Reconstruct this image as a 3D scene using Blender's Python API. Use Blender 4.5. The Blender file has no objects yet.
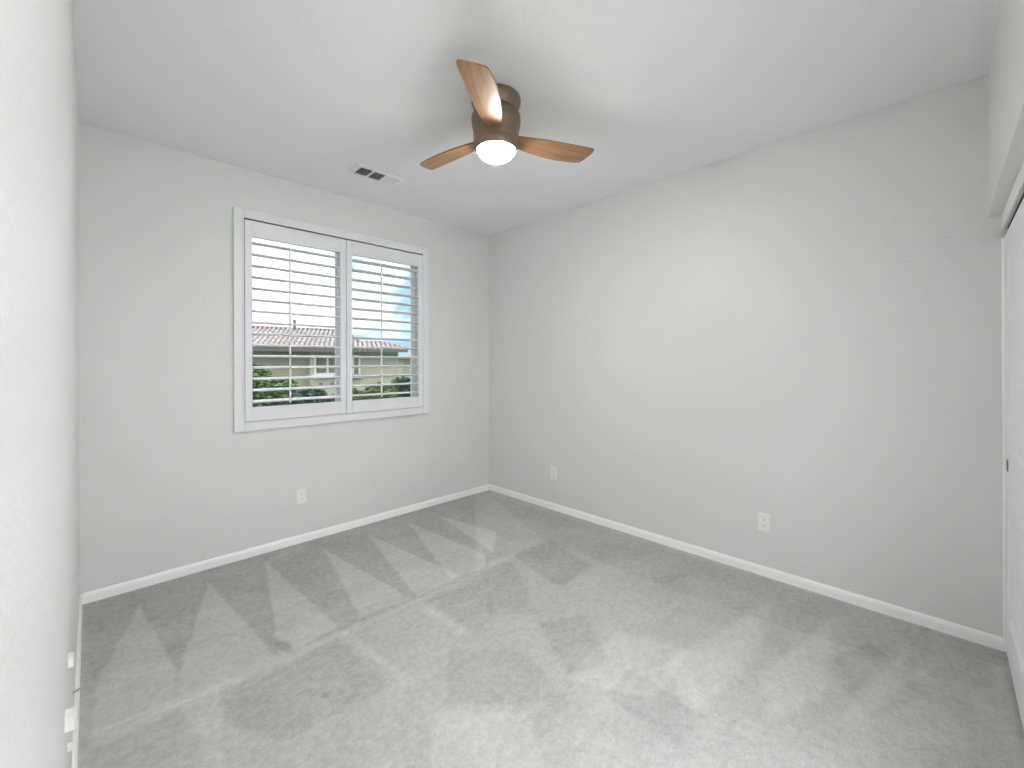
import bpy, bmesh, math, random
from mathutils import Vector, Matrix
PI = math.pi
S = bpy.context.scene
COL = S.collection

# ------------------------------------------------------------------ measures
W, L, H = 3.105, 3.607, 2.74            # window wall length, long wall length, ceiling height
CAM = Vector((-3.0607, -3.4534, 1.3634))

# ------------------------------------------------------------------ camera
cd = bpy.data.cameras.new('camera'); cam = bpy.data.objects.new('camera', cd); COL.objects.link(cam)
YAW, PITCH, ROLL, FPX = 0.7800, 0.0009, -0.0034, 426.9
fw = Vector((math.sin(YAW)*math.cos(PITCH), math.cos(YAW)*math.cos(PITCH), math.sin(PITCH)))
rt0 = Vector((math.cos(YAW), -math.sin(YAW), 0)); up0 = rt0.cross(fw)
rt = rt0*math.cos(ROLL) + up0*math.sin(ROLL); up = up0*math.cos(ROLL) - rt0*math.sin(ROLL)
m = Matrix((rt, up, -fw)).transposed().to_4x4(); m.translation = CAM
cam.matrix_world = m
cd.sensor_fit = 'HORIZONTAL'; cd.sensor_width = 36.0; cd.lens = FPX/1024*36
cd.shift_y = -(384-362.64)/1024; cd.shift_x = 0
cd.clip_start = 0.01; cd.clip_end = 500
S.camera = cam

# ------------------------------------------------------------------ render colour handling
S.view_settings.view_transform = 'Standard'
S.view_settings.look = 'None'
S.view_settings.gamma = 1.0
S.view_settings.use_curve_mapping = False
S.view_settings.exposure = 0.13
S.cycles.max_bounces = 14; S.cycles.diffuse_bounces = 10; S.cycles.transparent_max_bounces = 16
S.cycles.sample_clamp_indirect = 8.0
S.cycles.use_denoising = True
S.cycles.caustics_reflective = False; S.cycles.caustics_refractive = False

# ------------------------------------------------------------------ node helpers
class NT:
    def __init__(s, tree):
        s.t = tree; s.t.nodes.clear()
    def n(s, kind, ins=None, **props):
        nd = s.t.nodes.new(kind)
        for k, v in props.items(): setattr(nd, k, v)
        for k, v in (ins or {}).items():
            if isinstance(v, bpy.types.NodeSocket): s.t.links.new(v, nd.inputs[k])
            else: nd.inputs[k].default_value = v
        return nd
    def math(s, op, a, b=None, c=None, clamp=False):
        nd = s.n('ShaderNodeMath', operation=op); nd.use_clamp = clamp
        for i, v in enumerate((a, b, c)):
            if v is None: continue
            if isinstance(v, bpy.types.NodeSocket): s.t.links.new(v, nd.inputs[i])
            else: nd.inputs[i].default_value = v
        return nd.outputs[0]
    def ramp(s, fac, stops):
        nd = s.n('ShaderNodeValToRGB', {'Fac': fac}); e = nd.color_ramp.elements
        e[0].position, e[0].color = stops[0][0], (*stops[0][1], 1)
        e[1].position, e[1].color = stops[-1][0], (*stops[-1][1], 1)
        for p, c in stops[1:-1]:
            x = e.new(p); x.color = (*c, 1)
        return nd.outputs[0]

# ------------------------------------------------------------------ world: bright broken cloud over pale blue
FAN_L = 152.0
SKY_UP = 4.2
w = bpy.data.worlds.new('sky'); S.world = w; w.use_nodes = True
t = NT(w.node_tree)
tc = t.n('ShaderNodeTexCoord').outputs['Generated']
mp = t.n('ShaderNodeMapping', {'Vector': tc, 'Scale': (1.0, 1.0, 2.2), 'Location': (0.35, 0.1, 0.0)}).outputs[0]
nz = t.n('ShaderNodeTexNoise', {'Vector': mp, 'Scale': 3.2, 'Detail': 7.0, 'Roughness': 0.55, 'Distortion': 0.4}).outputs[0]
sx = t.n('ShaderNodeSeparateXYZ', {'Vector': tc})
# clouds pile up towards +y (left part of the window), clearer towards +x
side = t.math('SUBTRACT', sx.outputs['Y'], sx.outputs['X'])
sidef = t.n('ShaderNodeMapRange', {'Value': side, 'From Min': 0.50, 'From Max': 0.575, 'To Min': 0.0, 'To Max': 0.5}).outputs[0]
high = t.math('MULTIPLY', t.math('SUBTRACT', sx.outputs['Z'], 0.14), 0.45)
cov = t.math('ADD', t.math('ADD', nz, sidef), high)
cl = t.n('ShaderNodeMapRange', {'Value': cov, 'From Min': 0.47, 'From Max': 0.64}, interpolation_type='SMOOTHSTEP').outputs[0]
blue = t.ramp(sx.outputs['Z'], [(0.0, (0.62, 0.86, 1.0)), (0.08, (0.34, 0.64, 0.95)), (0.35, (0.50, 0.92, 1.02)), (1.0, (0.55, 0.8, 1.0))])
mix = t.n('ShaderNodeMix', {'Factor': cl, 'A': blue, 'B': (1.5, 1.52, 1.54, 1)}, data_type='RGBA')
upf = t.n('ShaderNodeMapRange', {'Value': sx.outputs['Z'], 'From Min': 0.38, 'From Max': 0.85, 'To Min': 1.0, 'To Max': SKY_UP}).outputs[0]
bg = t.n('ShaderNodeBackground', {'Color': mix.outputs['Result'], 'Strength': upf})
t.t.links.new(bg.outputs[0], t.n('ShaderNodeOutputWorld').inputs[0])

# hazy sun behind thin cloud, high and from the side of the window
sd = bpy.data.lights.new('sun', 'SUN'); sd.energy = 1.1; sd.angle = math.radians(12); sd.color = (1, .97, .93)
sun = bpy.data.objects.new('sun', sd); COL.objects.link(sun)
sun.rotation_euler = Vector((0.25, -0.55, 1.3)).to_track_quat('Z', 'Y').to_euler(); sun.location = (6, -6, 12)

# fill lamp added in the unseen hall, its bounce entering by the doorway
hd = bpy.data.lights.new('hall_fill', 'AREA'); hd.shape = 'RECTANGLE'; hd.size = 1.1; hd.size_y = .35; hd.energy = 148
hd.color = (.97, .985, 1.0)
hall = bpy.data.objects.new('hall_fill', hd); COL.objects.link(hall); hall.location = (-2.1, -3.76, 2.42)
hall.rotation_euler = Vector((0, 1, 0)).to_track_quat('Z', 'Y').to_euler()
fd = bpy.data.lights.new('hall_fill_down', 'AREA'); fd.shape = 'RECTANGLE'; fd.size = 1.1; fd.size_y = .08; fd.energy = 48  # second fill added, washing the hall floor to lift the room ceiling
fd.color = hd.color; fd.spread = math.radians(110)
fl = bpy.data.objects.new('hall_fill_down', fd); COL.objects.link(fl); fl.location = (-2.1, -3.78, 2.68)

# ------------------------------------------------------------------ materials
def mat(name):
    mt = bpy.data.materials.new(name); mt.use_nodes = True
    t = NT(mt.node_tree)
    out = t.n('ShaderNodeOutputMaterial'); b = t.n('ShaderNodeBsdfPrincipled')
    t.t.links.new(b.outputs[0], out.inputs[0])
    return mt, t, b
def paint(name, col, rough=0.5, bump=0.0, bscale=60, var=0.015, spec=0.5, metal=0.0, dist=0.003):
    mt, t, b = mat(name)
    pos = t.n('ShaderNodeTexCoord').outputs['Object']
    n1 = t.n('ShaderNodeTexNoise', {'Vector': pos, 'Scale': 2.5, 'Detail': 3.0}).outputs[0]
    c = t.ramp(n1, [(0.3, tuple(x*(1-var) for x in col)), (0.7, tuple(x*(1+var) for x in col))])
    t.t.links.new(c, b.inputs['Base Color'])
    b.inputs['Roughness'].default_value = rough; b.inputs['Specular IOR Level'].default_value = spec
    b.inputs['Metallic'].default_value = metal
    if bump:
        n2 = t.n('ShaderNodeTexNoise', {'Vector': pos, 'Scale': bscale, 'Detail': 3.0, 'Roughness': 0.5}).outputs[0]
        bp = t.n('ShaderNodeBump', {'Height': n2, 'Strength': bump, 'Distance': dist})
        t.t.links.new(bp.outputs[0], b.inputs['Normal'])
    return mt
M = {}
M['wall'] = paint('wall_paint', (.718, .720, .716), .40, .7, 85, .008, .5)
M['ceiling'] = paint('ceiling_paint', (.83, .835, .84), .6, .35, 60, .008, .3)
M['trim'] = paint('white_trim', (.93, .93, .925), .38, 0, var=.006)
M['shutter'] = paint('white_shutter', (.77, .78, .805), .35, 0, var=.006)
M['vinyl'] = paint('window_vinyl', (.80, .82, .83), .35, 0, var=.006)
M['door'] = paint('white_door', (.86, .87, .88), .35, .1, 40, .006)
M['plate'] = paint('outlet_plastic', (.84, .84, .83), .3, 0, var=.004)
M['slot'] = paint('slot_dark', (.28, .28, .28), .5, 0)
M['dark'] = paint('dark_duct', (.03, .03, .032), .8, 0)
M['track'] = paint('gap_shade_track', (.008, .008, .008), .9, 0, spec=.1)  # near-black colour standing in for shade in the gap above the closet doors
M['vent'] = paint('vent_enamel', (.84, .85, .86), .4, 0, var=.004)
M['nickel'] = paint('pull_metal', (.16, .155, .15), .35, 0, metal=.8)
M['stopper'] = paint('spring_steel', (.35, .34, .33), .35, 0, metal=.8)
M['stucco'] = paint('stucco', (.33, .30, .235), .9, .5, 25, .04, .2)
M['stucco2'] = paint('stucco_light', (.38, .35, .285), .9, .5, 25, .04, .2)
M['fascia'] = paint('eave_board', (.10, .09, .075), .7, 0)
M['houseframe'] = paint('house_window_frame', (.62, .60, .56), .5, 0)
M['bark'] = paint('bark', (.09, .06, .04), .9, .6, 20, .1)
M['hallfloor'] = paint('hall_floor', (.42, .40, .38), .8, .2, 90, .02)
M['lawn'] = paint('lawn_green', (.06, .11, .035), .95, .6, 14, .25, .1)

def wood(name):
    mt, t, b = mat(name)
    pos = t.n('ShaderNodeTexCoord').outputs['Object']
    mp = t.n('ShaderNodeMapping', {'Vector': pos, 'Scale': (3.0, 34.0, 34.0)}).outputs[0]
    n1 = t.n('ShaderNodeTexNoise', {'Vector': mp, 'Scale': 1.0, 'Detail': 6.0, 'Roughness': .6, 'Distortion': .5}).outputs[0]
    c = t.ramp(n1, [(0.28, (.19, .095, .042)), (0.5, (.31, .165, .08)), (0.72, (.40, .235, .13))])
    t.t.links.new(c, b.inputs['Base Color'])
    b.inputs['Roughness'].default_value = .42; b.inputs['Specular IOR Level'].default_value = .4
    bp = t.n('ShaderNodeBump', {'Height': n1, 'Strength': .15, 'Distance': .001}); t.t.links.new(bp.outputs[0], b.inputs['Normal'])
    return mt
M['wood'] = wood('walnut_blade')
def bronze():
    mt, t, b = mat('brushed_bronze')
    pos = t.n('ShaderNodeTexCoord').outputs['Object']
    mp = t.n('ShaderNodeMapping', {'Vector': pos, 'Scale': (8, 8, 90)}).outputs[0]
    n1 = t.n('ShaderNodeTexNoise', {'Vector': mp, 'Scale': 1.0, 'Detail': 4.0}).outputs[0]
    c = t.ramp(n1, [(0.3, (.20, .145, .10)), (0.7, (.27, .20, .14))])
    t.t.links.new(c, b.inputs['Base Color'])
    b.inputs['Metallic'].default_value = .55; b.inputs['Roughness'].default_value = .42
    return mt
M['bronze'] = bronze()
def lampglass():
    mt, t, b = mat('lit_lamp_glass')
    b.inputs['Base Color'].default_value = (.9, .88, .84, 1)
    b.inputs['Emission Color'].default_value = (1.0, .975, .945, 1)
    b.inputs['Emission Strength'].default_value = FAN_L
    return mt
M['lamp'] = lampglass()
def glass():
    mt = bpy.data.materials.new('window_glass'); mt.use_nodes = True; t = NT(mt.node_tree)
    fr = t.n('ShaderNodeFresnel', {'IOR': 1.3}).outputs[0]
    tr = t.n('ShaderNodeBsdfTransparent', {'Color': (.96, .975, .97, 1)}).outputs[0]
    gl = t.n('ShaderNodeBsdfGlossy', {'Roughness': .02}).outputs[0]
    mx = t.n('ShaderNodeMixShader', {0: fr, 1: tr, 2: gl})
    t.t.links.new(mx.outputs[0], t.n('ShaderNodeOutputMaterial').inputs[0]); return mt
M['glass'] = glass()
def darkglass():
    mt, t, b = mat('house_window_glass')
    b.inputs['Base Color'].default_value = (.03, .045, .05, 1); b.inputs['Roughness'].default_value = .08
    b.inputs['Specular IOR Level'].default_value = .1
    return mt
M['darkglass'] = darkglass()
def tilemat():
    mt, t, b = mat('clay_roof_tile')
    pos = t.n('ShaderNodeTexCoord').outputs['Object']
    v = t.n('ShaderNodeTexVoronoi', {'Vector': pos, 'Scale': 3.3}).outputs['Color']
    hsv = t.n('ShaderNodeSeparateColor', {0: v}).outputs[0]
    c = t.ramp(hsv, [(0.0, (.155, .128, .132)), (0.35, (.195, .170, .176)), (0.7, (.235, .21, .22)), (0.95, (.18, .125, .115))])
    # shade of the valleys painted in as dark stripes between cap tiles
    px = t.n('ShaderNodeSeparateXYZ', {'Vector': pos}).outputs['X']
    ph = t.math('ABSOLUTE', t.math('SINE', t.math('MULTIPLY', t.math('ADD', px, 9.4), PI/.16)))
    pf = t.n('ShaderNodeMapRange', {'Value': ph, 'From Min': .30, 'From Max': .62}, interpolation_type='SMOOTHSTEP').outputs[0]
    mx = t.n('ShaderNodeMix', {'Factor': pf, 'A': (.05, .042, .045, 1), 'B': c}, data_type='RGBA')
    t.t.links.new(mx.outputs['Result'], b.inputs['Base Color']); b.inputs['Roughness'].default_value = .85
    return mt
M['tile'] = tilemat()
def leafmat(name, a, b2):
    mt, t, b = mat(name)
    pos = t.n('ShaderNodeTexCoord').outputs['Object']
    n1 = t.n('ShaderNodeTexNoise', {'Vector': pos, 'Scale': 5.0, 'Detail': 4.0}).outputs[0]
    t.t.links.new(t.ramp(n1, [(0.3, a), (0.7, b2)]), b.inputs['Base Color'])
    b.inputs['Roughness'].default_value = .6; return mt
M['leaf'] = leafmat('leaves_mid', (.025, .062, .018), (.07, .13, .035))
M['leaf2'] = leafmat('leaves_dark', (.008, .030, .018), (.022, .058, .030))
M['leaf3'] = leafmat('leaves_light', (.04, .085, .025), (.10, .165, .055))

# carpet: grey cut pile with vacuum tracks (nap lying lighter or darker in wedges)
TRACKS = [
    (0.02, -.8, [(-3.057,-1.256), (-1.285,-1.331), (-0.167,0.035), (-3.094,-0.017)]),
    (0.02, -.55, [(-0.573,-1.280), (-0.573,-2.467), (-0.422,-3.570), (-0.019,-3.646), (-0.125,-0.125)]),
    (0.010, 1.15, [(-3.044,-0.911), (-3.059,-1.254), (-2.824,-1.266), (-2.785,-1.070), (-2.863,-0.248)]),
    (0.010, 1.15, [(-2.787,-1.102), (-2.824,-1.266), (-2.593,-1.279), (-2.442,-1.285), (-2.536,-0.219)]),
    (0.010, 1.15, [(-2.439,-1.288), (-2.145,-1.242), (-2.200,-0.151)]),
    (0.010, 1.15, [(-2.032,-1.257), (-1.738,-1.276), (-1.841,-0.241)]),
    (0.010, 1.15, [(-1.705,-1.278), (-1.371,-1.281), (-1.485,-0.213)]),
    (0.012, 1.1, [(-1.435,-1.253), (-1.188,-1.298), (-1.058,-1.149), (-1.122,-0.213)]),
    (0.012, 1.1, [(-0.996,-1.165), (-0.728,-0.918), (-0.844,-0.246)]),
    (0.012, 0.7, [(-3.065,-1.271), (-2.599,-1.322), (-2.593,-1.279), (-3.068,-1.217)]),
    (0.012, 0.6, [(-2.770,-1.577), (-2.711,-1.577), (-2.677,-1.294), (-2.816,-1.283)]),
    (0.012, 0.6, [(-2.769,-1.714), (-2.735,-1.747), (-2.732,-1.603), (-2.782,-1.581)]),
    (0.012, 0.7, [(-2.118,-1.835), (-2.067,-1.837), (-2.120,-1.315), (-2.165,-1.292)]),
    (0.012, 0.7, [(-1.753,-1.749), (-1.685,-1.750), (-1.714,-1.416), (-1.749,-1.397)]),
    (0.012, -0.5, [(-2.422,-1.247), (-2.391,-1.317), (-2.365,-1.203), (-2.427,-1.075)]),
    (0.012, -0.6, [(-2.690,-1.548), (-2.552,-1.783), (-2.166,-1.803), (-2.186,-1.316), (-2.675,-1.401)]),
    (0.015, -0.3, [(-3.067,-1.416), (-2.932,-1.551), (-2.789,-1.547), (-2.827,-1.320), (-3.047,-1.324)]),
    (0.012, -0.6, [(-1.666,-1.768), (-1.504,-1.759), (-1.317,-1.407), (-1.693,-1.351)]),
    (0.022, .85, [(-1.222,-2.559), (-1.406,-2.766), (-0.867,-2.849), (-0.295,-2.756)]),
    (0.022, .85, [(-0.964,-2.886), (-1.230,-2.976), (-0.906,-3.115), (-0.246,-3.042)]),
    (0.022, .85, [(-0.956,-3.178), (-1.032,-3.207), (-0.688,-3.333), (-0.276,-3.315)]),
    (0.08, .1, [(-1.823,-2.314), (-1.584,-2.840), (-0.922,-2.810), (-0.512,-2.334), (-0.758,-1.808)]),
    (0.015, -0.9, [(-1.035,-1.810), (-0.660,-1.803), (-0.544,-1.309), (-0.938,-1.300)]),
    (0.015, -0.8, [(-1.584,-2.313), (-1.385,-2.372), (-1.147,-2.085), (-1.401,-1.965)]),
    (0.015, -0.8, [(-1.571,-2.491), (-1.570,-2.796), (-1.377,-2.795), (-1.347,-2.458)]),
    (0.015, -0.6, [(-1.514,-1.718), (-1.331,-1.902), (-0.995,-1.357), (-1.200,-1.261)]),
    (0.012, 0.7, [(-1.60,-2.30), (-1.45,-2.62), (-1.05,-2.62), (-1.15,-2.28)]),
    (0.012, -0.6, [(-2.05,-2.05), (-1.70,-2.40), (-1.60,-2.05), (-1.85,-1.80)]),
    (0.012, 0.6, [(-2.30,-2.30), (-2.00,-2.55), (-1.85,-2.30), (-2.10,-2.05)]),
    (0.012, -0.5, [(-0.72,-3.05), (-0.95,-3.25), (-0.62,-3.42), (-0.35,-3.20)]),
    (0.012, 0.6, [(-1.30,-1.30), (-0.95,-1.30), (-0.85,-2.05), (-1.05,-1.95)]),

]
TRACKS += [(.012, .6, [(-3.06,-1.335), (-.9,-1.335), (-.9,-1.275), (-3.06,-1.275)]),
           (.010, -1.1, [(-2.425,-1.22), (-2.385,-1.30), (-2.365,-1.22), (-2.41,-1.12)]),
           (.008, -1.0, [(-2.07,-.90), (-2.045,-.92), (-2.03,-.90), (-2.055,-.88)]),
           (.008, -.9, [(-2.40,-1.66), (-2.37,-1.69), (-2.34,-1.66), (-2.375,-1.64)])]
def carpet():
    mt, t, b = mat('grey_carpet')
    geo = t.n('ShaderNodeTexCoord').outputs['Object']
    wob = t.n('ShaderNodeTexNoise', {'Vector': geo, 'Scale': 9.0, 'Detail': 5.0, 'Roughness': .65}).outputs['Color']
    wv = t.n('ShaderNodeVectorMath', {0: wob, 1: (.5, .5, .5)}, operation='SUBTRACT').outputs[0]
    wv = t.n('ShaderNodeVectorMath', {0: wv, 'Scale': .032}, operation='SCALE').outputs[0]
    P = t.n('ShaderNodeVectorMath', {0: geo, 1: wv}, operation='ADD').outputs[0]
    total = None
    for soft, val, pts in TRACKS:
        acc = None; n = len(pts)
        for i in range(n):
            (x0, y0), (x1, y1) = pts[i], pts[(i+1) % n]
            ln = math.hypot(x1-x0, y1-y0)
            nx, ny = -(y1-y0)/ln, (x1-x0)/ln          # inward normal for CCW
            d = t.n('ShaderNodeVectorMath', {0: P, 1: (nx, ny, 0)}, operation='DOT_PRODUCT').outputs['Value']
            h = t.math('MULTIPLY_ADD', d, .5/soft, .5-(nx*x0+ny*y0)*.5/soft, clamp=True)
            acc = h if acc is None else t.math('MULTIPLY', acc, h)
        total = t.math('MULTIPLY', acc, val) if total is None else t.math('MULTIPLY_ADD', acc, val, total)
    # broad streaky mottling of the pile
    mpm = t.n('ShaderNodeMapping', {'Vector': P, 'Scale': (1.0, 1.5, 1), 'Rotation': (0, 0, .5)}).outputs[0]
    mott = t.n('ShaderNodeTexNoise', {'Vector': mpm, 'Scale': 3.0, 'Detail': 8.0, 'Roughness': .66, 'Distortion': .6}).outputs[0]
    mott = t.math('MULTIPLY', t.math('SUBTRACT', mott, .5), 3.8)
    fine = t.n('ShaderNodeTexNoise', {'Vector': geo, 'Scale': 30.0, 'Detail': 8.0, 'Roughness': .92}).outputs[0]
    finev = t.math('MULTIPLY', t.math('SUBTRACT', fine, .5), 11.0)
    a = t.math('ADD', total, mott); a = t.math('ADD', a, finev)
    a = t.math('MULTIPLY_ADD', total, .35, a)
    v = t.math('MULTIPLY_ADD', a, .064, .498)
    v = t.math('MAXIMUM', v, .22)
    cc = t.n('ShaderNodeCombineColor', {0: v, 1: t.math('MULTIPLY', v, .995), 2: t.math('MULTIPLY', v, .98)})
    t.t.links.new(cc.outputs[0], b.inputs['Base Color'])
    b.inputs['Roughness'].default_value = 1.0; b.inputs['Specular IOR Level'].default_value = 0.05
    fb = t.n('ShaderNodeTexNoise', {'Vector': geo, 'Scale': 160.0, 'Detail': 4.0, 'Roughness': .7}).outputs[0]
    bp = t.n('ShaderNodeBump', {'Height': fb, 'Strength': .6, 'Distance': .006})
    t.t.links.new(bp.outputs[0], b.inputs['Normal'])
    return mt
M['carpet'] = carpet()

# ------------------------------------------------------------------ mesh helpers
def box(bm, x0, x1, y0, y1, z0, z1, mtx=None):
    vs = [bm.verts.new((x, y, z)) for x in (x0, x1) for y in (y0, y1) for z in (z0, z1)]
    if mtx is not None:
        for v in vs: v.co = mtx @ v.co
    for f in ((0,1,3,2),(4,6,7,5),(0,4,5,1),(2,3,7,6),(0,2,6,4),(1,5,7,3)):
        bm.faces.new([vs[i] for i in f])
    return vs
def lathe(bm, prof, seg=48, c=(0,0), axis='Z', org=(0,0,0), cap=True):
    rings = []
    for r, z in prof:
        ring = []
        for i in range(seg):
            a = 2*PI*i/seg; u, v = r*math.cos(a), r*math.sin(a)
            co = (u, v, z) if axis == 'Z' else ((z, u, v) if axis == 'X' else (u, z, v))
            ring.append(bm.verts.new(Vector(co)+Vector(org)))
        rings.append(ring)
    for a, b in zip(rings, rings[1:]):
        for i in range(seg):
            bm.faces.new((a[i], a[(i+1) % seg], b[(i+1) % seg], b[i]))
    if cap:
        if prof[0][0] > 1e-6: bm.faces.new(rings[0][::-1])
        if prof[-1][0] > 1e-6: bm.faces.new(rings[-1])
def tube(bm, p0, p1, r0, r1=None, seg=10):
    r1 = r0 if r1 is None else r1
    p0, p1 = Vector(p0), Vector(p1); d = (p1-p0).normalized()
    q = d.to_track_quat('Z', 'Y')
    rings = []
    for p, r in ((p0, r0), (p1, r1)):
        rings.append([bm.verts.new(p + q @ Vector((r*math.cos(2*PI*i/seg), r*math.sin(2*PI*i/seg), 0))) for i in range(seg)])
    for i in range(seg): bm.faces.new((rings[0][i], rings[0][(i+1)%seg], rings[1][(i+1)%seg], rings[1][i]))
    bm.faces.new(rings[0][::-1]); bm.faces.new(rings[1])
def sweep(bm, prof, p0, p1, out, ):
    """extrude a profile [(outward, z)] along a straight run p0->p1; out = outward unit vector"""
    p0, p1, out = Vector(p0), Vector(p1), Vector(out)
    a = [bm.verts.new(p0 + out*o + Vector((0,0,z))) for o, z in prof]
    b = [bm.verts.new(p1 + out*o + Vector((0,0,z))) for o, z in prof]
    n = len(prof)
    for i in range(n): bm.faces.new((a[i], a[(i+1)%n], b[(i+1)%n], b[i]))
    bm.faces.new(a[::-1]); bm.faces.new(b)
def link(name, bm, m, parent=None, bevel=0, smooth=False, loc=None):
    bmesh.ops.recalc_face_normals(bm, faces=bm.faces[:])
    if smooth:
        for f in bm.faces: f.smooth = True
        for e in bm.edges:
            if len(e.link_faces) == 2 and e.calc_face_angle(0) > math.radians(38): e.smooth = False
    me = bpy.data.meshes.new(name); bm.to_mesh(me); bm.free()
    me.materials.append(M[m])
    o = bpy.data.objects.new(name, me); COL.objects.link(o)
    if parent: o.parent = parent
    if loc: o.location = loc
    if bevel:
        b = o.modifiers.new('bevel', 'BEVEL'); b.width = bevel; b.segments = 2; b.limit_method = 'ANGLE'
    return o
def tag(o, label, cat=None, group=None, kind=None):
    o['label'] = label
    if cat: o['category'] = cat
    if group: o['group'] = group
    if kind: o['kind'] = kind
    return o
def empty(name, loc=(0,0,0), rz=0.0):
    o = bpy.data.objects.new(name, None); COL.objects.link(o); o.location = loc; o.rotation_euler = (0,0,rz)
    o.empty_display_size = .05
    return o
def boxes(name, lst, m, parent=None, bevel=0):
    bm = bmesh.new()
    for b in lst: box(bm, *b)
    return link(name, bm, m, parent, bevel)
def struct(o, label, cat):
    return tag(o, label, cat, kind='structure')

# ------------------------------------------------------------------ room shell
T = 0.14
WX0, WX1, WZ0, WZ1 = -2.307, -0.829, 0.941, 2.397       # window hole in the back wall
bm = bmesh.new(); box(bm, -W-T, T, -L-.75, T, -.12, 0)
struct(link('floor', bm, 'carpet'), 'grey carpet floor with pale triangular vacuum tracks', 'floor')
bm = bmesh.new(); box(bm, -W-T, T, -L-.75, T, H, H+.12)
struct(link('ceiling', bm, 'ceiling'), 'smooth white ceiling above the fan and air vent', 'ceiling')
bm = bmesh.new(); box(bm, -W-T, -W, -L-.75, T, 0, H)
struct(link('wall_left', bm, 'wall'), 'pale wall running close past the camera at left edge', 'wall')
bm = bmesh.new()
box(bm, -W, WX0, 0, T, 0, H); box(bm, WX1, 0, 0, T, 0, H)
box(bm, WX0, WX1, 0, T, 0, WZ0); box(bm, WX0, WX1, 0, T, WZ1, H)
struct(link('wall_back', bm, 'wall'), 'light grey wall holding the shuttered window', 'wall')
bm = bmesh.new(); box(bm, 0, T, -L-.75, T, 0, H)
struct(link('wall_right', bm, 'wall'), 'long blank light grey wall with two outlets', 'wall')
# front wall (behind camera): closet opening flush to the right wall, unseen doorway added to let hall fill in
CW = .043; CX = -1.42; CZ = 2.058; DX0, DX1, DZ = -2.66, -1.56, 2.05
FT = .115
bm = bmesh.new()
box(bm, CX, 0, -L-CW, -L, CZ, H)                        # header above the closet
box(bm, CX, 0, -L-FT, -L-CW-.03, CZ+.04, H)
box(bm, DX1, CX, -L-FT, -L, 0, H)
box(bm, -W, DX0, -L-FT, -L, 0, H)
box(bm, DX0, DX1, -L-FT, -L, DZ, H)
struct(link('wall_front', bm, 'wall'), 'pale wall section above the sliding closet doors', 'wall')
# closet box behind its doors
bm = bmesh.new()
box(bm, CX-.06, 0, -L-.75, -L-.69, 0, H)
box(bm, CX-.06, CX, -L-.69, -L-FT, 0, H)
struct(link('wall_closet', bm, 'wall'), 'inner closet walls behind the sliding doors', 'wall')
# unseen hallway added to bounce fill light through the doorway
bm = bmesh.new()
box(bm, -W-1.2, CX-.06, -L-1.75, -L-1.65, 0, H)
box(bm, -W-1.3, -W-1.2, -L-1.75, -L-.75, 0, H)
box(bm, -W-1.3, -W-T, -L-.75, -L-.65, 0, H)
box(bm, CX-.06, CX+.04, -L-1.75, -L-.75, 0, H)
struct(link('wall_hall_added', bm, 'wall'), 'added hallway walls behind the camera, bouncing fill light', 'wall')
bm = bmesh.new(); box(bm, -W-1.3, CX+.04, -L-1.75, -L-.75, -.12, 0)
struct(link('floor_hall_added', bm, 'hallfloor'), 'added hallway floor behind the camera, bouncing fill light', 'floor')
bm = bmesh.new(); box(bm, -W-1.3, CX+.04, -L-1.75, -L-.75, H, H+.12)
struct(link('ceiling_hall_added', bm, 'ceiling'), 'added hallway ceiling over the fill lights behind the camera', 'ceiling')

# baseboards
BH = .060
prof = [(0,0),(.013,0),(.013,BH-.018),(.010,BH-.006),(.006,BH),(0,BH)]
def base(name, p0, p1, out, label):
    bm = bmesh.new(); sweep(bm, prof, p0, p1, out)
    struct(link(name, bm, 'trim'), label, 'baseboard')
base('baseboard_back', (-W+.013,0,0), (-.013,0,0), (0,-1,0), 'white baseboard under the window wall')
base('baseboard_right', (0,.0,0), (0,-L-CW+.004,0), (-1,0,0), 'white baseboard along the long blank wall')
base('baseboard_left', (-W,0,0), (-W,-L,0), (1,0,0), 'white baseboard along the wall beside the camera')

# ------------------------------------------------------------------ window_1 : vinyl slider in the opening
win = empty('window_1', ((WX0+WX1)/2, .09, WZ0)); struct(win, 'white vinyl sliding window behind the shutters', 'window')
def wl(b): # world box -> local
    ox, oy, oz = win.location
    return (b[0]-ox, b[1]-ox, b[2]-oy, b[3]-oy, b[4]-oz, b[5]-oz)
def ringbox(x0, x1, z0, z1, wv, y0, y1, wh=None):
    wh = wv if wh is None else wh
    return [(x0, x0+wv, y0, y1, z0, z1), (x1-wv, x1, y0, y1, z0, z1), (x0+wv, x1-wv, y0, y1, z0, z0+wh), (x0+wv, x1-wv, y0, y1, z1-wh, z1)]
boxes('window_frame', [wl(b) for b in ringbox(WX0, WX1, WZ0, WZ1, .032, .06, .135)], 'vinyl', win, .003)
XM = -1.585
sa = boxes('sash', [wl(b) for b in ringbox(WX0+.032, XM+.022, WZ0+.032, WZ1-.032, .042, .098, .124)], 'vinyl', win, .003)
sb = boxes('sash', [wl(b) for b in ringbox(XM-.022, WX1-.032, WZ0+.032, WZ1-.032, .042, .070, .096)], 'vinyl', win, .003)
boxes('pane', [wl((WX0+.07, XM-.016, .109, .113, WZ0+.07, WZ1-.07))], 'glass', sa)
boxes('pane', [wl((XM+.016, WX1-.07, .081, .085, WZ0+.07, WZ1-.07))], 'glass', sb)

# ------------------------------------------------------------------ plantation shutter
sh = empty('plantation_shutter', (-1.567, 0, .892))
tag(sh, 'white plantation shutter with two louvred panels over the window', 'shutter')
SX, SZ = -1.567, .892
def sl(b): return (b[0]-SX, b[1]-SX, b[2], b[3], b[4]-SZ, b[5]-SZ)
FX0, FX1, FZ0, FZ1 = -2.356, -.780, .892, 2.446
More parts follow.
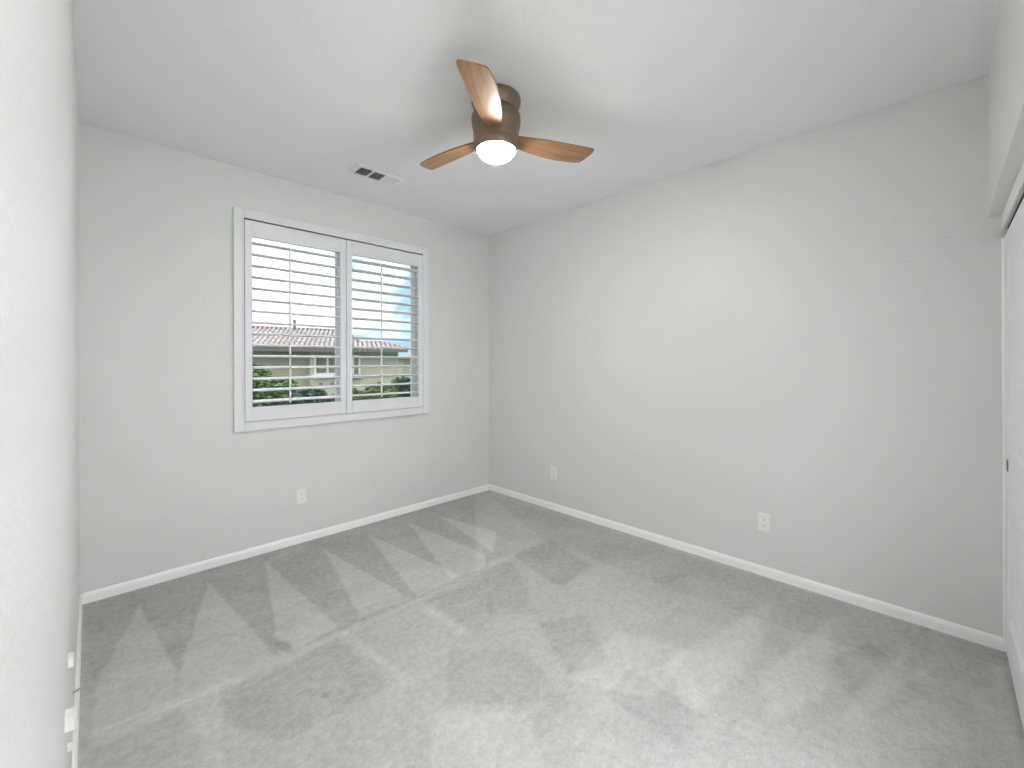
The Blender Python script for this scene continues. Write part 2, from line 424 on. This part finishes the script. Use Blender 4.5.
# casing: flat face with a raised outer lip
lst = ringbox(FX0, FX1, FZ0, FZ1, .062, -.026, 0.0) 
fr = boxes('casing', [sl(b) for b in lst], 'shutter', sh, .003)
lst = ringbox(FX0+.050, FX1-.050, FZ0+.050, FZ1-.050, .012, -.030, .055)
boxes('inner_lip', [sl(b) for b in lst], 'shutter', fr, .002)
PZ0, PZ1 = .957, 2.375
OZ0, OZ1 = 1.056, 2.262
NL = 15; SPC = (OZ1-OZ0)/NL
def panel(x0, x1, tilt, rod):
    st0, st1 = .046, .046
    lst = [(x0, x0+st0, -.024, .004, PZ0, PZ1), (x1-st1, x1, -.024, .004, PZ0, PZ1),
           (x0+st0, x1-st1, -.024, .004, PZ0, OZ0), (x0+st0, x1-st1, -.024, .004, OZ1, PZ1)]
    pn = boxes('panel', [sl(b) for b in lst], 'shutter', sh, .002)
    bm = bmesh.new()
    a, bth, seg = .0440, .0088, 20
    x0l, x1l = x0+st0+.002, x1-st1-.002
    hl = (x1l-x0l)/2
    rings = []
    for x in (-hl, hl):
        ring = []
        for i in range(seg):
            th = 2*PI*i/seg; y = a*math.cos(th); z = bth*math.sin(th)
            ring.append(bm.verts.new((x, y*math.cos(tilt)-z*math.sin(tilt), y*math.sin(tilt)+z*math.cos(tilt))))
        rings.append(ring)
    for i in range(seg): bm.faces.new((rings[0][i], rings[0][(i+1)%seg], rings[1][(i+1)%seg], rings[1][i]))
    bm.faces.new(rings[0]); bm.faces.new(rings[1][::-1])
    lv = link('louver', bm, 'shutter', pn, smooth=True)
    xc = (x0l+x1l)/2
    for k in range(NL):
        o = lv if k == 0 else lv.copy()
        if k: COL.objects.link(o); o.parent = pn
        o.location = (xc-SX, .0, OZ0+SPC*(k+.5)-SZ)
    # tilt rod with staples
    bm = bmesh.new(); y = -.0435
    xr = xc-SX+rod
    box(bm, xr-.0055, xr+.0055, y-.012, y-.002, OZ0+.02-SZ, OZ1-.035-SZ)
    link('tilt_rod', bm, 'shutter', pn, .002)
    # hinges live on the outer stile
    for hz in (PZ0+.2, PZ1-.2):
        hx = x0 if x0 < -2 else x1
        bm = bmesh.new(); tube(bm, (hx-SX, -.030, hz-.03-SZ), (hx-SX, -.030, hz+.03-SZ), .004)
        link('hinge', bm, 'shutter', pn, smooth=True)
    return pn
panel(-2.290, -1.5705, math.radians(4.5), -.075)
panel(-1.5665, -.842, math.radians(-2.5), -.07)

# ------------------------------------------------------------------ closet front: track fascia, jamb, doors
DY = -L-.048
bm = bmesh.new(); box(bm, CX, -.001, -L-.0595, -L-CW, 1.988, CZ+.05)
struct(link('trim_1', bm, 'trim', bevel=.002), 'white track fascia across the top of the closet opening', 'trim')
bm = bmesh.new(); box(bm, -.016, -.0005, -L-.062, -L-.040, .001, 1.944)
struct(link('trim_2', bm, 'trim', bevel=.003), 'narrow white closet jamb at the corner of the long wall', 'trim')
bm = bmesh.new(); box(bm, CX, -.001, -L-.115, -L-.060, 1.972, CZ+.035)
struct(link('trim_3', bm, 'track'), 'sliding track in the gap above closet doors, blackened as gap shade', 'trim')

def closet_door(name, x0, x1, yf, label, pull_x):
    th = .034
    root = empty(name, ((x0+x1)/2, yf, .012)); struct(root, label, 'door')
    ox = (x0+x1)/2
    X0, X1, Z0, Z1 = x0-ox, x1-ox, 0.0, 1.932
    sw = .185 if x1 > -.1 else .12
    sw = .12
    rows = [(.19, .79), (.96, 1.84)]
    bm = bmesh.new()
    # slab built from stiles and rails with thinner raised-and-fielded panels
    box(bm, X0, X0+sw, -th, 0, Z0, Z1); box(bm, X1-sw, X1, -th, 0, Z0, Z1)
    box(bm, X0+sw, X1-sw, -th, 0, Z0, rows[0][0]); box(bm, X0+sw, X1-sw, -th, 0, rows[0][1], rows[1][0])
    box(bm, X0+sw, X1-sw, -th, 0, rows[1][1], Z1)
    for a, b in rows:
        # sloped moulding into a recess then back up to a field
        fr = [((X0+sw, a), (X1-sw, b), 0.0), ((X0+sw+.018, a+.018), (X1-sw-.018, b-.018), -.009),
              ((X0+sw+.030, a+.030), (X1-sw-.030, b-.030), -.009), ((X0+sw+.055, a+.055), (X1-sw-.055, b-.055), -.002)]
        loops = []
        for (xa, za), (xb, zb), y in fr:
            loops.append([bm.verts.new(c) for c in ((xa, y, za), (xb, y, za), (xb, y, zb), (xa, y, zb))])
        for p, q in zip(loops, loops[1:]):
            for i in range(4): bm.faces.new((p[i], p[(i+1)%4], q[(i+1)%4], q[i]))
        bm.faces.new(loops[-1])
        box(bm, X0+sw, X1-sw, -th, -.012, a, b)
    link('door_slab', bm, 'door', root)
    bm = bmesh.new()
    lathe(bm, [(.0285, 0.0), (.0285, .002), (.024, .0025), (.0215, .0005), (.019, -.006), (0.0001, -.007)], 28, axis='Y', org=(pull_x-ox, 0, .895-.012))
    o = link('finger_pull', bm, 'nickel', root, smooth=True); o['label'] = 'round dark metal cup pull'
    return root
closet_door('door_1', -.76, -.0175, DY, 'white panelled sliding closet door with round dark finger pull', -.125)
closet_door('door_2', -1.415, -.70, DY-.042, 'white panelled sliding closet door on the rear track', -1.35)

# ------------------------------------------------------------------ outlets
def duplex(name, loc, rz, label, group='wall outlets'):
    """plate faces local -Y, centre at origin"""
    root = empty(name, loc, rz); tag(root, label, 'outlet')
    bm = bmesh.new()
    w2, h2 = .035, .0572
    lo = []
    for ins, y in ((0, 0), (0, -.0035), (.004, -.0062)):
        lo.append([bm.verts.new(c) for c in ((-w2+ins, y, -h2+ins), (w2-ins, y, -h2+ins), (w2-ins, y, h2-ins), (-w2+ins, y, h2-ins))])
    for p, q in zip(lo, lo[1:]):
        for i in range(4): bm.faces.new((p[i], p[(i+1)%4], q[(i+1)%4], q[i]))
    bm.faces.new(lo[-1]); bm.faces.new(lo[0][::-1])
    link('plate', bm, 'plate', root)
    for s in (1, -1):
        bm = bmesh.new(); n = 28; rr = .0172
        pts = []
        for i in range(n):
            a = 2*PI*i/n
            pts.append((rr*math.cos(a), max(-.0135, min(.0135, rr*math.sin(a)))))
        A = [bm.verts.new((x, -.006, z+s*.0195)) for x, z in pts]; B = [bm.verts.new((x*.97, -.0082, z*.97+s*.0195)) for x, z in pts]
        for i in range(n): bm.faces.new((A[i], A[(i+1)%n], B[(i+1)%n], B[i]))
        bm.faces.new(B)
        f = link('receptacle', bm, 'plate', root)
        for sx_, hh in ((-.0062, .0042), (.0062, .0052)):
            bm = bmesh.new(); box(bm, sx_-.0012, sx_+.0012, -.0086, -.0080, s*.0195+.003-hh, s*.0195+.003+hh)
            link('slot', bm, 'slot', f)
        bm = bmesh.new(); lathe(bm, [(.0026, -.0080), (.0026, -.0086)], 12, axis='Y', org=(0, 0, s*.0195-.0085)); link('ground_hole', bm, 'slot', f)
    bm = bmesh.new(); lathe(bm, [(.0032, -.006), (.0028, -.0072)], 14, axis='Y'); link('screw', bm, 'plate', root)
    return root
duplex('wall_outlet', (-1.911, -.0002, .353), 0, 'white duplex outlet low on the wall below the window')
duplex('wall_outlet', (-.0002, -.910, .340), PI/2*1.0 + PI, 'white outlet low on the long wall nearer the far corner')
duplex('wall_outlet', (-.0002, -2.645, .341), PI/2 + PI, 'white outlet low on the long wall nearer the closet')
# left wall: small cover plates seen edge on, and a cable end
def cover(y, z, hw, hh, th, label):
    root = empty('wall_plate', (-W-.0002, y, z)); tag(root, label, 'wall plate')
    bm = bmesh.new(); box(bm, 0.0, th, -hw, hw, -hh, hh); link('cover', bm, 'plate', root, .002)
    bm = bmesh.new(); lathe(bm, [(.003, th-.0001), (.0026, th+.0009)], 12, axis='X'); link('screw', bm, 'plate', root)
cover(-1.745, .542, .018, .013, .012, 'small white cover plate on the near left wall, farthest from camera')
cover(-1.97, .508, .022, .016, .017, 'largest white cover plate on the near left wall')
cover(-1.83, .355, .010, .007, .010, 'tiny white cover plate on the near left wall just above baseboard')
bm = bmesh.new(); tube(bm, (-W+.0005, -1.30, .210), (-W+.016, -1.26, .195), .0035, .0035, 10)
tag(link('cable_end', bm, 'stopper', smooth=True), 'short grey cable end poking out just above the left baseboard', 'cable')

# ------------------------------------------------------------------ ceiling register
vt = empty('ceiling_vent', (-1.563, -.542, H)); tag(vt, 'white rectangular air vent in the ceiling near the window wall', 'vent')
vw, vd, zf = .187, .083, -.010
inner = [(-.150, .150, -.050, .050)]
bm = bmesh.new()
# sloped frame
lo = []
for (x, y, z) in ((vw, vd, 0), (vw, vd, -.003), (.158, .070, zf), (.150, .063, zf), (.150, .063, -.001)):
    lo.append([bm.verts.new(c) for c in ((-x, -y, z), (x, -y, z), (x, y, z), (-x, y, z))])
for p, q in zip(lo, lo[1:]):
    for i in range(4): bm.faces.new((p[i], p[(i+1)%4], q[(i+1)%4], q[i]))
link('frame', bm, 'vent', vt)
bm = bmesh.new(); box(bm, -.150, .150, -.063, .063, -.0012, -.0004); link('duct_opening', bm, 'dark', vt)
for x in (-.052, .047):
    bm = bmesh.new(); box(bm, x-.005, x+.005, -.063, .063, zf-.0005, -.001)
    link('divider', bm, 'vent', vt)
def slats(x0, x1, ang, alongx, n):
    bm = bmesh.new()
    for i in range(n):
        if alongx:
            c = -.050 + .1*(i+.5)/n
            mt = Matrix.Translation((0, c, zf+.0045)) @ Matrix.Rotation(ang, 4, 'X')
            box(bm, x0, x1, -.0045, .0045, -.0004, .0004, mt)
        else:
            c = x0 + (x1-x0)*(i+.5)/n
            mt = Matrix.Translation((c, 0, zf+.0045)) @ Matrix.Rotation(ang, 4, 'Y')
            box(bm, -.0048, .0048, -.063, .063, -.0004, .0004, mt)
    return bm
link('louver_bank', slats(-.150, -.057, math.radians(-48), False, 10), 'vent', vt)
link('louver_bank', slats(-.047, .042, math.radians(-48), False, 9), 'vent', vt)
link('louver_bank', slats(.052, .150, math.radians(42), False, 11), 'vent', vt)

# ------------------------------------------------------------------ ceiling fan
FC = Vector((-1.558, -1.823, H))
fan = empty('ceiling_fan', FC); tag(fan, 'bronze flush ceiling fan with three walnut blades and lit dome lamp', 'ceiling fan')
bm = bmesh.new()
lathe(bm, [(.118, 0), (.126, -.006), (.128, -.020), (.127, -.034), (.120, -.050), (.108, -.062), (.104, -.070)], 64)
link('canopy', bm, 'bronze', fan, smooth=True)
bm = bmesh.new()
lathe(bm, [(.100, -.066), (.104, -.074), (.116, -.084), (.126, -.100), (.1275, -.118), (.126, -.140), (.121, -.168), (.1165, -.186), (.1165, -.192),
           (.118, -.194), (.117, -.236), (.114, -.254), (.109, -.268), (.104, -.276), (.1005, -.276), (.0995, -.262)], 64)
link('motor_housing', bm, 'bronze', fan, smooth=True)
bm = bmesh.new()
n = 14; prof = [(.0985, -.262)]
for i in range(n+1):
    a = PI/2*i/n; prof.append((max(.0002, .0985*math.cos(a)), -.266-.064*math.sin(a)))
lathe(bm, prof, 48, cap=False)
o = link('lamp_dome', bm, 'lamp', fan, smooth=True); o['label'] = 'glowing white glass dome'

def blade_mesh():
    # outline in (r, c): c>0 is the leading, convex edge
    lead = [(.095, .040), (.14, .050), (.20, .064), (.27, .074), (.34, .079), (.41, .079), (.47, .074), (.51, .067), (.530, .060)]
    tip = [(.541, .048), (.550, .02), (.558, -.01), (.562, -.035), (.562, -.056)]
    trail = [(.553, -.066), (.50, -.067), (.42, -.064), (.33, -.060), (.24, -.054), (.16, -.046), (.095, -.038)]
    out = lead + tip + trail
    bm = bmesh.new(); th = .0045
    top = [bm.verts.new((x, y, th + .010*(1-(y/.08)**2)*0)) for x, y in out]
    bot = [bm.verts.new((x, y, -th)) for x, y in out]
    bm.faces.new(top); bm.faces.new(bot[::-1])
    n = len(out)
    for i in range(n): bm.faces.new((top[i], bot[i], bot[(i+1)%n], top[(i+1)%n]))
    bmesh.ops.triangulate(bm, faces=[f for f in bm.faces if len(f.verts) > 4])
    return bm
bl = link('blade', blade_mesh(), 'wood', fan, .0022)
for k in range(3):
    o = bl if k == 0 else bl.copy()
    if k: COL.objects.link(o); o.parent = fan
    o.location = (0, 0, -.203)
    o.rotation_mode = 'XYZ'
    o.rotation_euler = (math.radians(-10.5), 0, math.radians(-22.3 + 120*k))

# ------------------------------------------------------------------ outside: neighbouring house, shrubs, far house
AZ = math.radians(24.7)
NV = Vector((math.sin(AZ), math.cos(AZ), 0)); TV = Vector((math.cos(AZ), -math.sin(AZ), 0))
D0 = 16.0
ORG = Vector((CAM.x, CAM.y, 0)) + NV*D0         # foot of the facade straight ahead
GZ = -3.0                                       # garden level below this upstairs room
def hm(name, cat, label, s0=0.0, d0=0.0):
    o = empty(name, ORG + TV*s0 + NV*d0 + Vector((0, 0, GZ)), -AZ)
    return tag(o, label, cat)
def rooftile(bm, e0, e1, r0, r1, pitch=.16, amp=.05):
    """barrel tile slope between eave e0-e1 and ridge r0-r1 (local vectors): corrugated surface with thickness"""
    e0, e1, r0, r1 = map(Vector, (e0, e1, r0, r1))
    Le = (e1-e0).length; nu = max(6, int(Le/pitch)*8); nv = 7
    nrm = (e1-e0).cross(r0-e0).normalized()
    if nrm.z < 0: nrm = -nrm
    ax = (e1-e0).normalized()
    grid = []
    for j in range(nv+1):
        v = j/nv; row = []
        for i in range(nu+1):
            u = i/nu
            p = (e0.lerp(e1, u)).lerp(r0.lerp(r1, u), v)
            ph = (p.x+9.4)/pitch*2*PI
            row.append(bm.verts.new(p + nrm*(amp*abs(math.sin(ph/2))**.8*1.6 + .02)))
        grid.append(row)
    for j in range(nv):
        for i in range(nu): bm.faces.new((grid[j][i], grid[j][i+1], grid[j+1][i+1], grid[j+1][i]))
    base_ = [bm.verts.new(grid[0][i].co - nrm*(.06+0.0)) for i in range(nu+1)]
    for i in range(nu): bm.faces.new((grid[0][i], base_[i], base_[i+1], grid[0][i+1]))
def house_window(parent, s0, s1, z0, z1, y, nm='house_window'):
    f = .06
    bm = bmesh.new()
    for b in ringbox(s0, s1, z0-GZ, z1-GZ, f, y-.05, y+.06): box(bm, *b)
    mid = (s0+s1)/2; box(bm, mid-.03, mid+.03, y-.03, y+.05, z0-GZ+f, z1-GZ-f)
    box(bm, s0-.06, s1+.06, y-.09, y, z0-GZ-.08, z0-GZ)
    o = link('window', bm, 'houseframe', parent, .006)
    bm = bmesh.new(); box(bm, s0+f, s1-f, y+.0, y+.02, z0-GZ+f, z1-GZ-f); link('pane', bm, 'darkglass', o)
hs = hm('neighbour_house', 'house', 'tan stucco house with clay tile roof seen through the shutters')
# wall volumes (local: x = along facade, y = away, z from garden level)
bm = bmesh.new(); box(bm, -9.0, -1.5, .45, 7.0, 0, 1.84-GZ); link('wall', bm, 'stucco', hs)
bm = bmesh.new(); box(bm, -1.5, 1.42, 0, 6.4, 0, 1.80-GZ); 
box(bm, -1.62, 1.48, -.05, 0, .94-GZ, .99-GZ)
link('wall', bm, 'stucco2', hs)
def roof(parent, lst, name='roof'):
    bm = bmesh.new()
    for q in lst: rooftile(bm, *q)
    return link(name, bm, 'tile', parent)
Z = lambda z: z-GZ
# main hip roof
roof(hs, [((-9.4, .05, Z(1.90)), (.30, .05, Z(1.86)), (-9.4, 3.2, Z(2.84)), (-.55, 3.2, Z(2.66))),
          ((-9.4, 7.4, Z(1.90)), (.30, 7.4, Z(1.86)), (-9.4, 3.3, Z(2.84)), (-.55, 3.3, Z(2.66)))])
bm = bmesh.new()
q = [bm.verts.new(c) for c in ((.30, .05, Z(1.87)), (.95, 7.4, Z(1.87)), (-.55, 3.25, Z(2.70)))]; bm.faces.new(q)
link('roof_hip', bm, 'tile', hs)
# lower hip over the projecting bay
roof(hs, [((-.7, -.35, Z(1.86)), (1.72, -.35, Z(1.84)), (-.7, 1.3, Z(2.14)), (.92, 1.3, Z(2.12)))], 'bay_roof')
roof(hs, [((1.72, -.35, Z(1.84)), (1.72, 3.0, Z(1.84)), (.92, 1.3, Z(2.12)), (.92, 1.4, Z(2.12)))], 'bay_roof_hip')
bm = bmesh.new(); box(bm, -9.4, -.7, .02, .06, Z(1.78), Z(1.90)); box(bm, -1.6, 1.72, -.36, -.32, Z(1.76), Z(1.86))
box(bm, -9.4, 1.0, .06, .45, Z(1.84), Z(1.86)); box(bm, -1.6, 1.70, -.32, .0, Z(1.80), Z(1.815)); link('eave_board', bm, 'fascia', hs)
bm = bmesh.new()
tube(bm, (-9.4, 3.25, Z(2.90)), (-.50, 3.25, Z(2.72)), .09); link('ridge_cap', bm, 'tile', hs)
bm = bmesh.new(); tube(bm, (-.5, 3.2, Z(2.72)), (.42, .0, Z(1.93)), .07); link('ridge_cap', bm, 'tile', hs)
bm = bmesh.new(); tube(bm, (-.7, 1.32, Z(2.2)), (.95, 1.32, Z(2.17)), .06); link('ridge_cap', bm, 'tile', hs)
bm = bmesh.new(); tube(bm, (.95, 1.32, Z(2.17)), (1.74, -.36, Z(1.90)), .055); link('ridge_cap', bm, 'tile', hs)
house_window(hs, -1.36, -.52, .98, 1.64, 0)
house_window(hs, -.36, .12, .94, 1.68, 0)
bm = bmesh.new(); tube(bm, (-2.33, 3.0, Z(2.7)), (-2.33, 3.0, Z(3.12)), .05); link('vent_pipe', bm, 'fascia', hs)
for x in (-1.15, -.80):
    bm = bmesh.new(); box(bm, x-.05, x+.05, -.03, 0, Z(.66), Z(.70))
    link('wall_vent', bm, 'fascia', hs)
# far house to the right
fh = hm('neighbour_house', 'house', 'distant pale house past the right end of the tan house', 0, 0)
bm = bmesh.new(); box(bm, 2.2, 7.5, 6.0, 10, 0, Z(1.66)); link('wall', bm, 'stucco2', fh)
bm = bmesh.new()
A = [(1.9, 5.6, Z(1.66)), (7.9, 5.6, Z(1.66)), (7.9, 10.4, Z(1.66)), (1.9, 10.4, Z(1.66)), (3.9, 8, Z(2.05)), (6.2, 8, Z(2.05))]
v = [bm.verts.new(a) for a in A]
for f in ((0,1,5,4), (1,2,5), (2,3,4,5), (3,0,4), (3,2,1,0)): bm.faces.new([v[i] for i in f])
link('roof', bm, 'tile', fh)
# garden ground
bm = bmesh.new(); box(bm, -18, 34, 1.2, 60, GZ-.3, GZ)
tag(link('lawn', bm, 'lawn'), 'green garden ground between the two houses', 'lawn', kind='structure')
# shrubs and small trees
def crown(name, s, d, zc, r, m, label, seed, n=2600, sx=1.0, sz=.85):
    rnd = random.Random(seed)
    base_ = ORG + TV*s + NV*d
    root = empty(name, (base_.x, base_.y, GZ)); tag(root, label, 'shrub', 'shrubs in front of the neighbouring house')
    zc -= GZ
    blobs = [(Vector((0, 0, zc)), r)]
    for i in range(9):
        a = rnd.uniform(0, 2*PI); e = rnd.uniform(-.7, 1.0)
        blobs.append((Vector((r*.65*math.cos(a)*math.cos(e)*sx, r*.65*math.sin(a)*math.cos(e)*sx, zc + r*.65*math.sin(e)*sz)), r*rnd.uniform(.35, .55)))
    bm = bmesh.new()
    for i in range(n):
        c, rr = blobs[rnd.randrange(len(blobs))] if rnd.random() < .75 else blobs[0]
        dv = Vector((rnd.gauss(0, 1), rnd.gauss(0, 1), rnd.gauss(0, 1))).normalized()
        p = c + Vector((dv.x*rr*sx, dv.y*rr*sx, dv.z*rr*sz))*rnd.uniform(.6, 1.02)
        s_ = rnd.uniform(.045, .085)
        q = Vector((rnd.gauss(0, 1), rnd.gauss(0, 1), rnd.gauss(0, 1))).normalized().to_track_quat('Z', 'Y')
        ps = [q @ Vector(k) for k in ((-s_, 0, 0), (-.2*s_, -.42*s_, .1*s_), (s_, 0, 0), (-.2*s_, .42*s_, .1*s_))]
        bm.faces.new([bm.verts.new(p+k) for k in ps])
    link('foliage', bm, m, root)
    bm = bmesh.new(); tube(bm, (0, 0, 0), (0, 0, zc), .09, .04)
    for i in range(5):
        b, rr = blobs[i+1]; tube(bm, (0, 0, zc*.72), b, .035, .012, 6)
    link('stem', bm, 'bark', root)
crown('garden_tree', -3.15, -1.6, .82, .80, 'leaf', 'tallest round green tree at the left edge of the window view', 1, 3600)
crown('garden_tree', -2.15, -1.9, .45, .62, 'leaf3', 'light green bushy tree beside the tallest one at left', 2, 2800)
crown('garden_tree', -1.3, -2.4, .22, .58, 'leaf2', 'low dark shrub under the house window', 3, 2400)
crown('garden_tree', -3.0, -3.4, -.15, .75, 'leaf2', 'dark shrub at the lower left corner of the window view', 4, 3200)
crown('garden_tree', -2.0, -3.8, -.55, .75, 'leaf2', 'dark shrub low in the middle of the left pane', 5, 3200)
crown('garden_tree', -.2, -2.6, .12, .62, 'leaf', 'green shrub at the left of the right pane', 6, 3000)
crown('garden_tree', .75, -2.2, .22, .66, 'leaf', 'green shrub in the middle of the right pane', 7, 3000)
crown('garden_tree', 1.55, -1.8, .42, .62, 'leaf2', 'dark shrub at the right edge of the right pane', 8, 3000)
crown('garden_tree', .5, -4.0, -.35, .72, 'leaf2', 'low dark shrub along the bottom of the right pane', 9, 3200)
crown('garden_tree', 1.5, -3.4, -.2, .70, 'leaf2', 'low dark shrub in the bottom right corner of the right pane', 10, 3000)
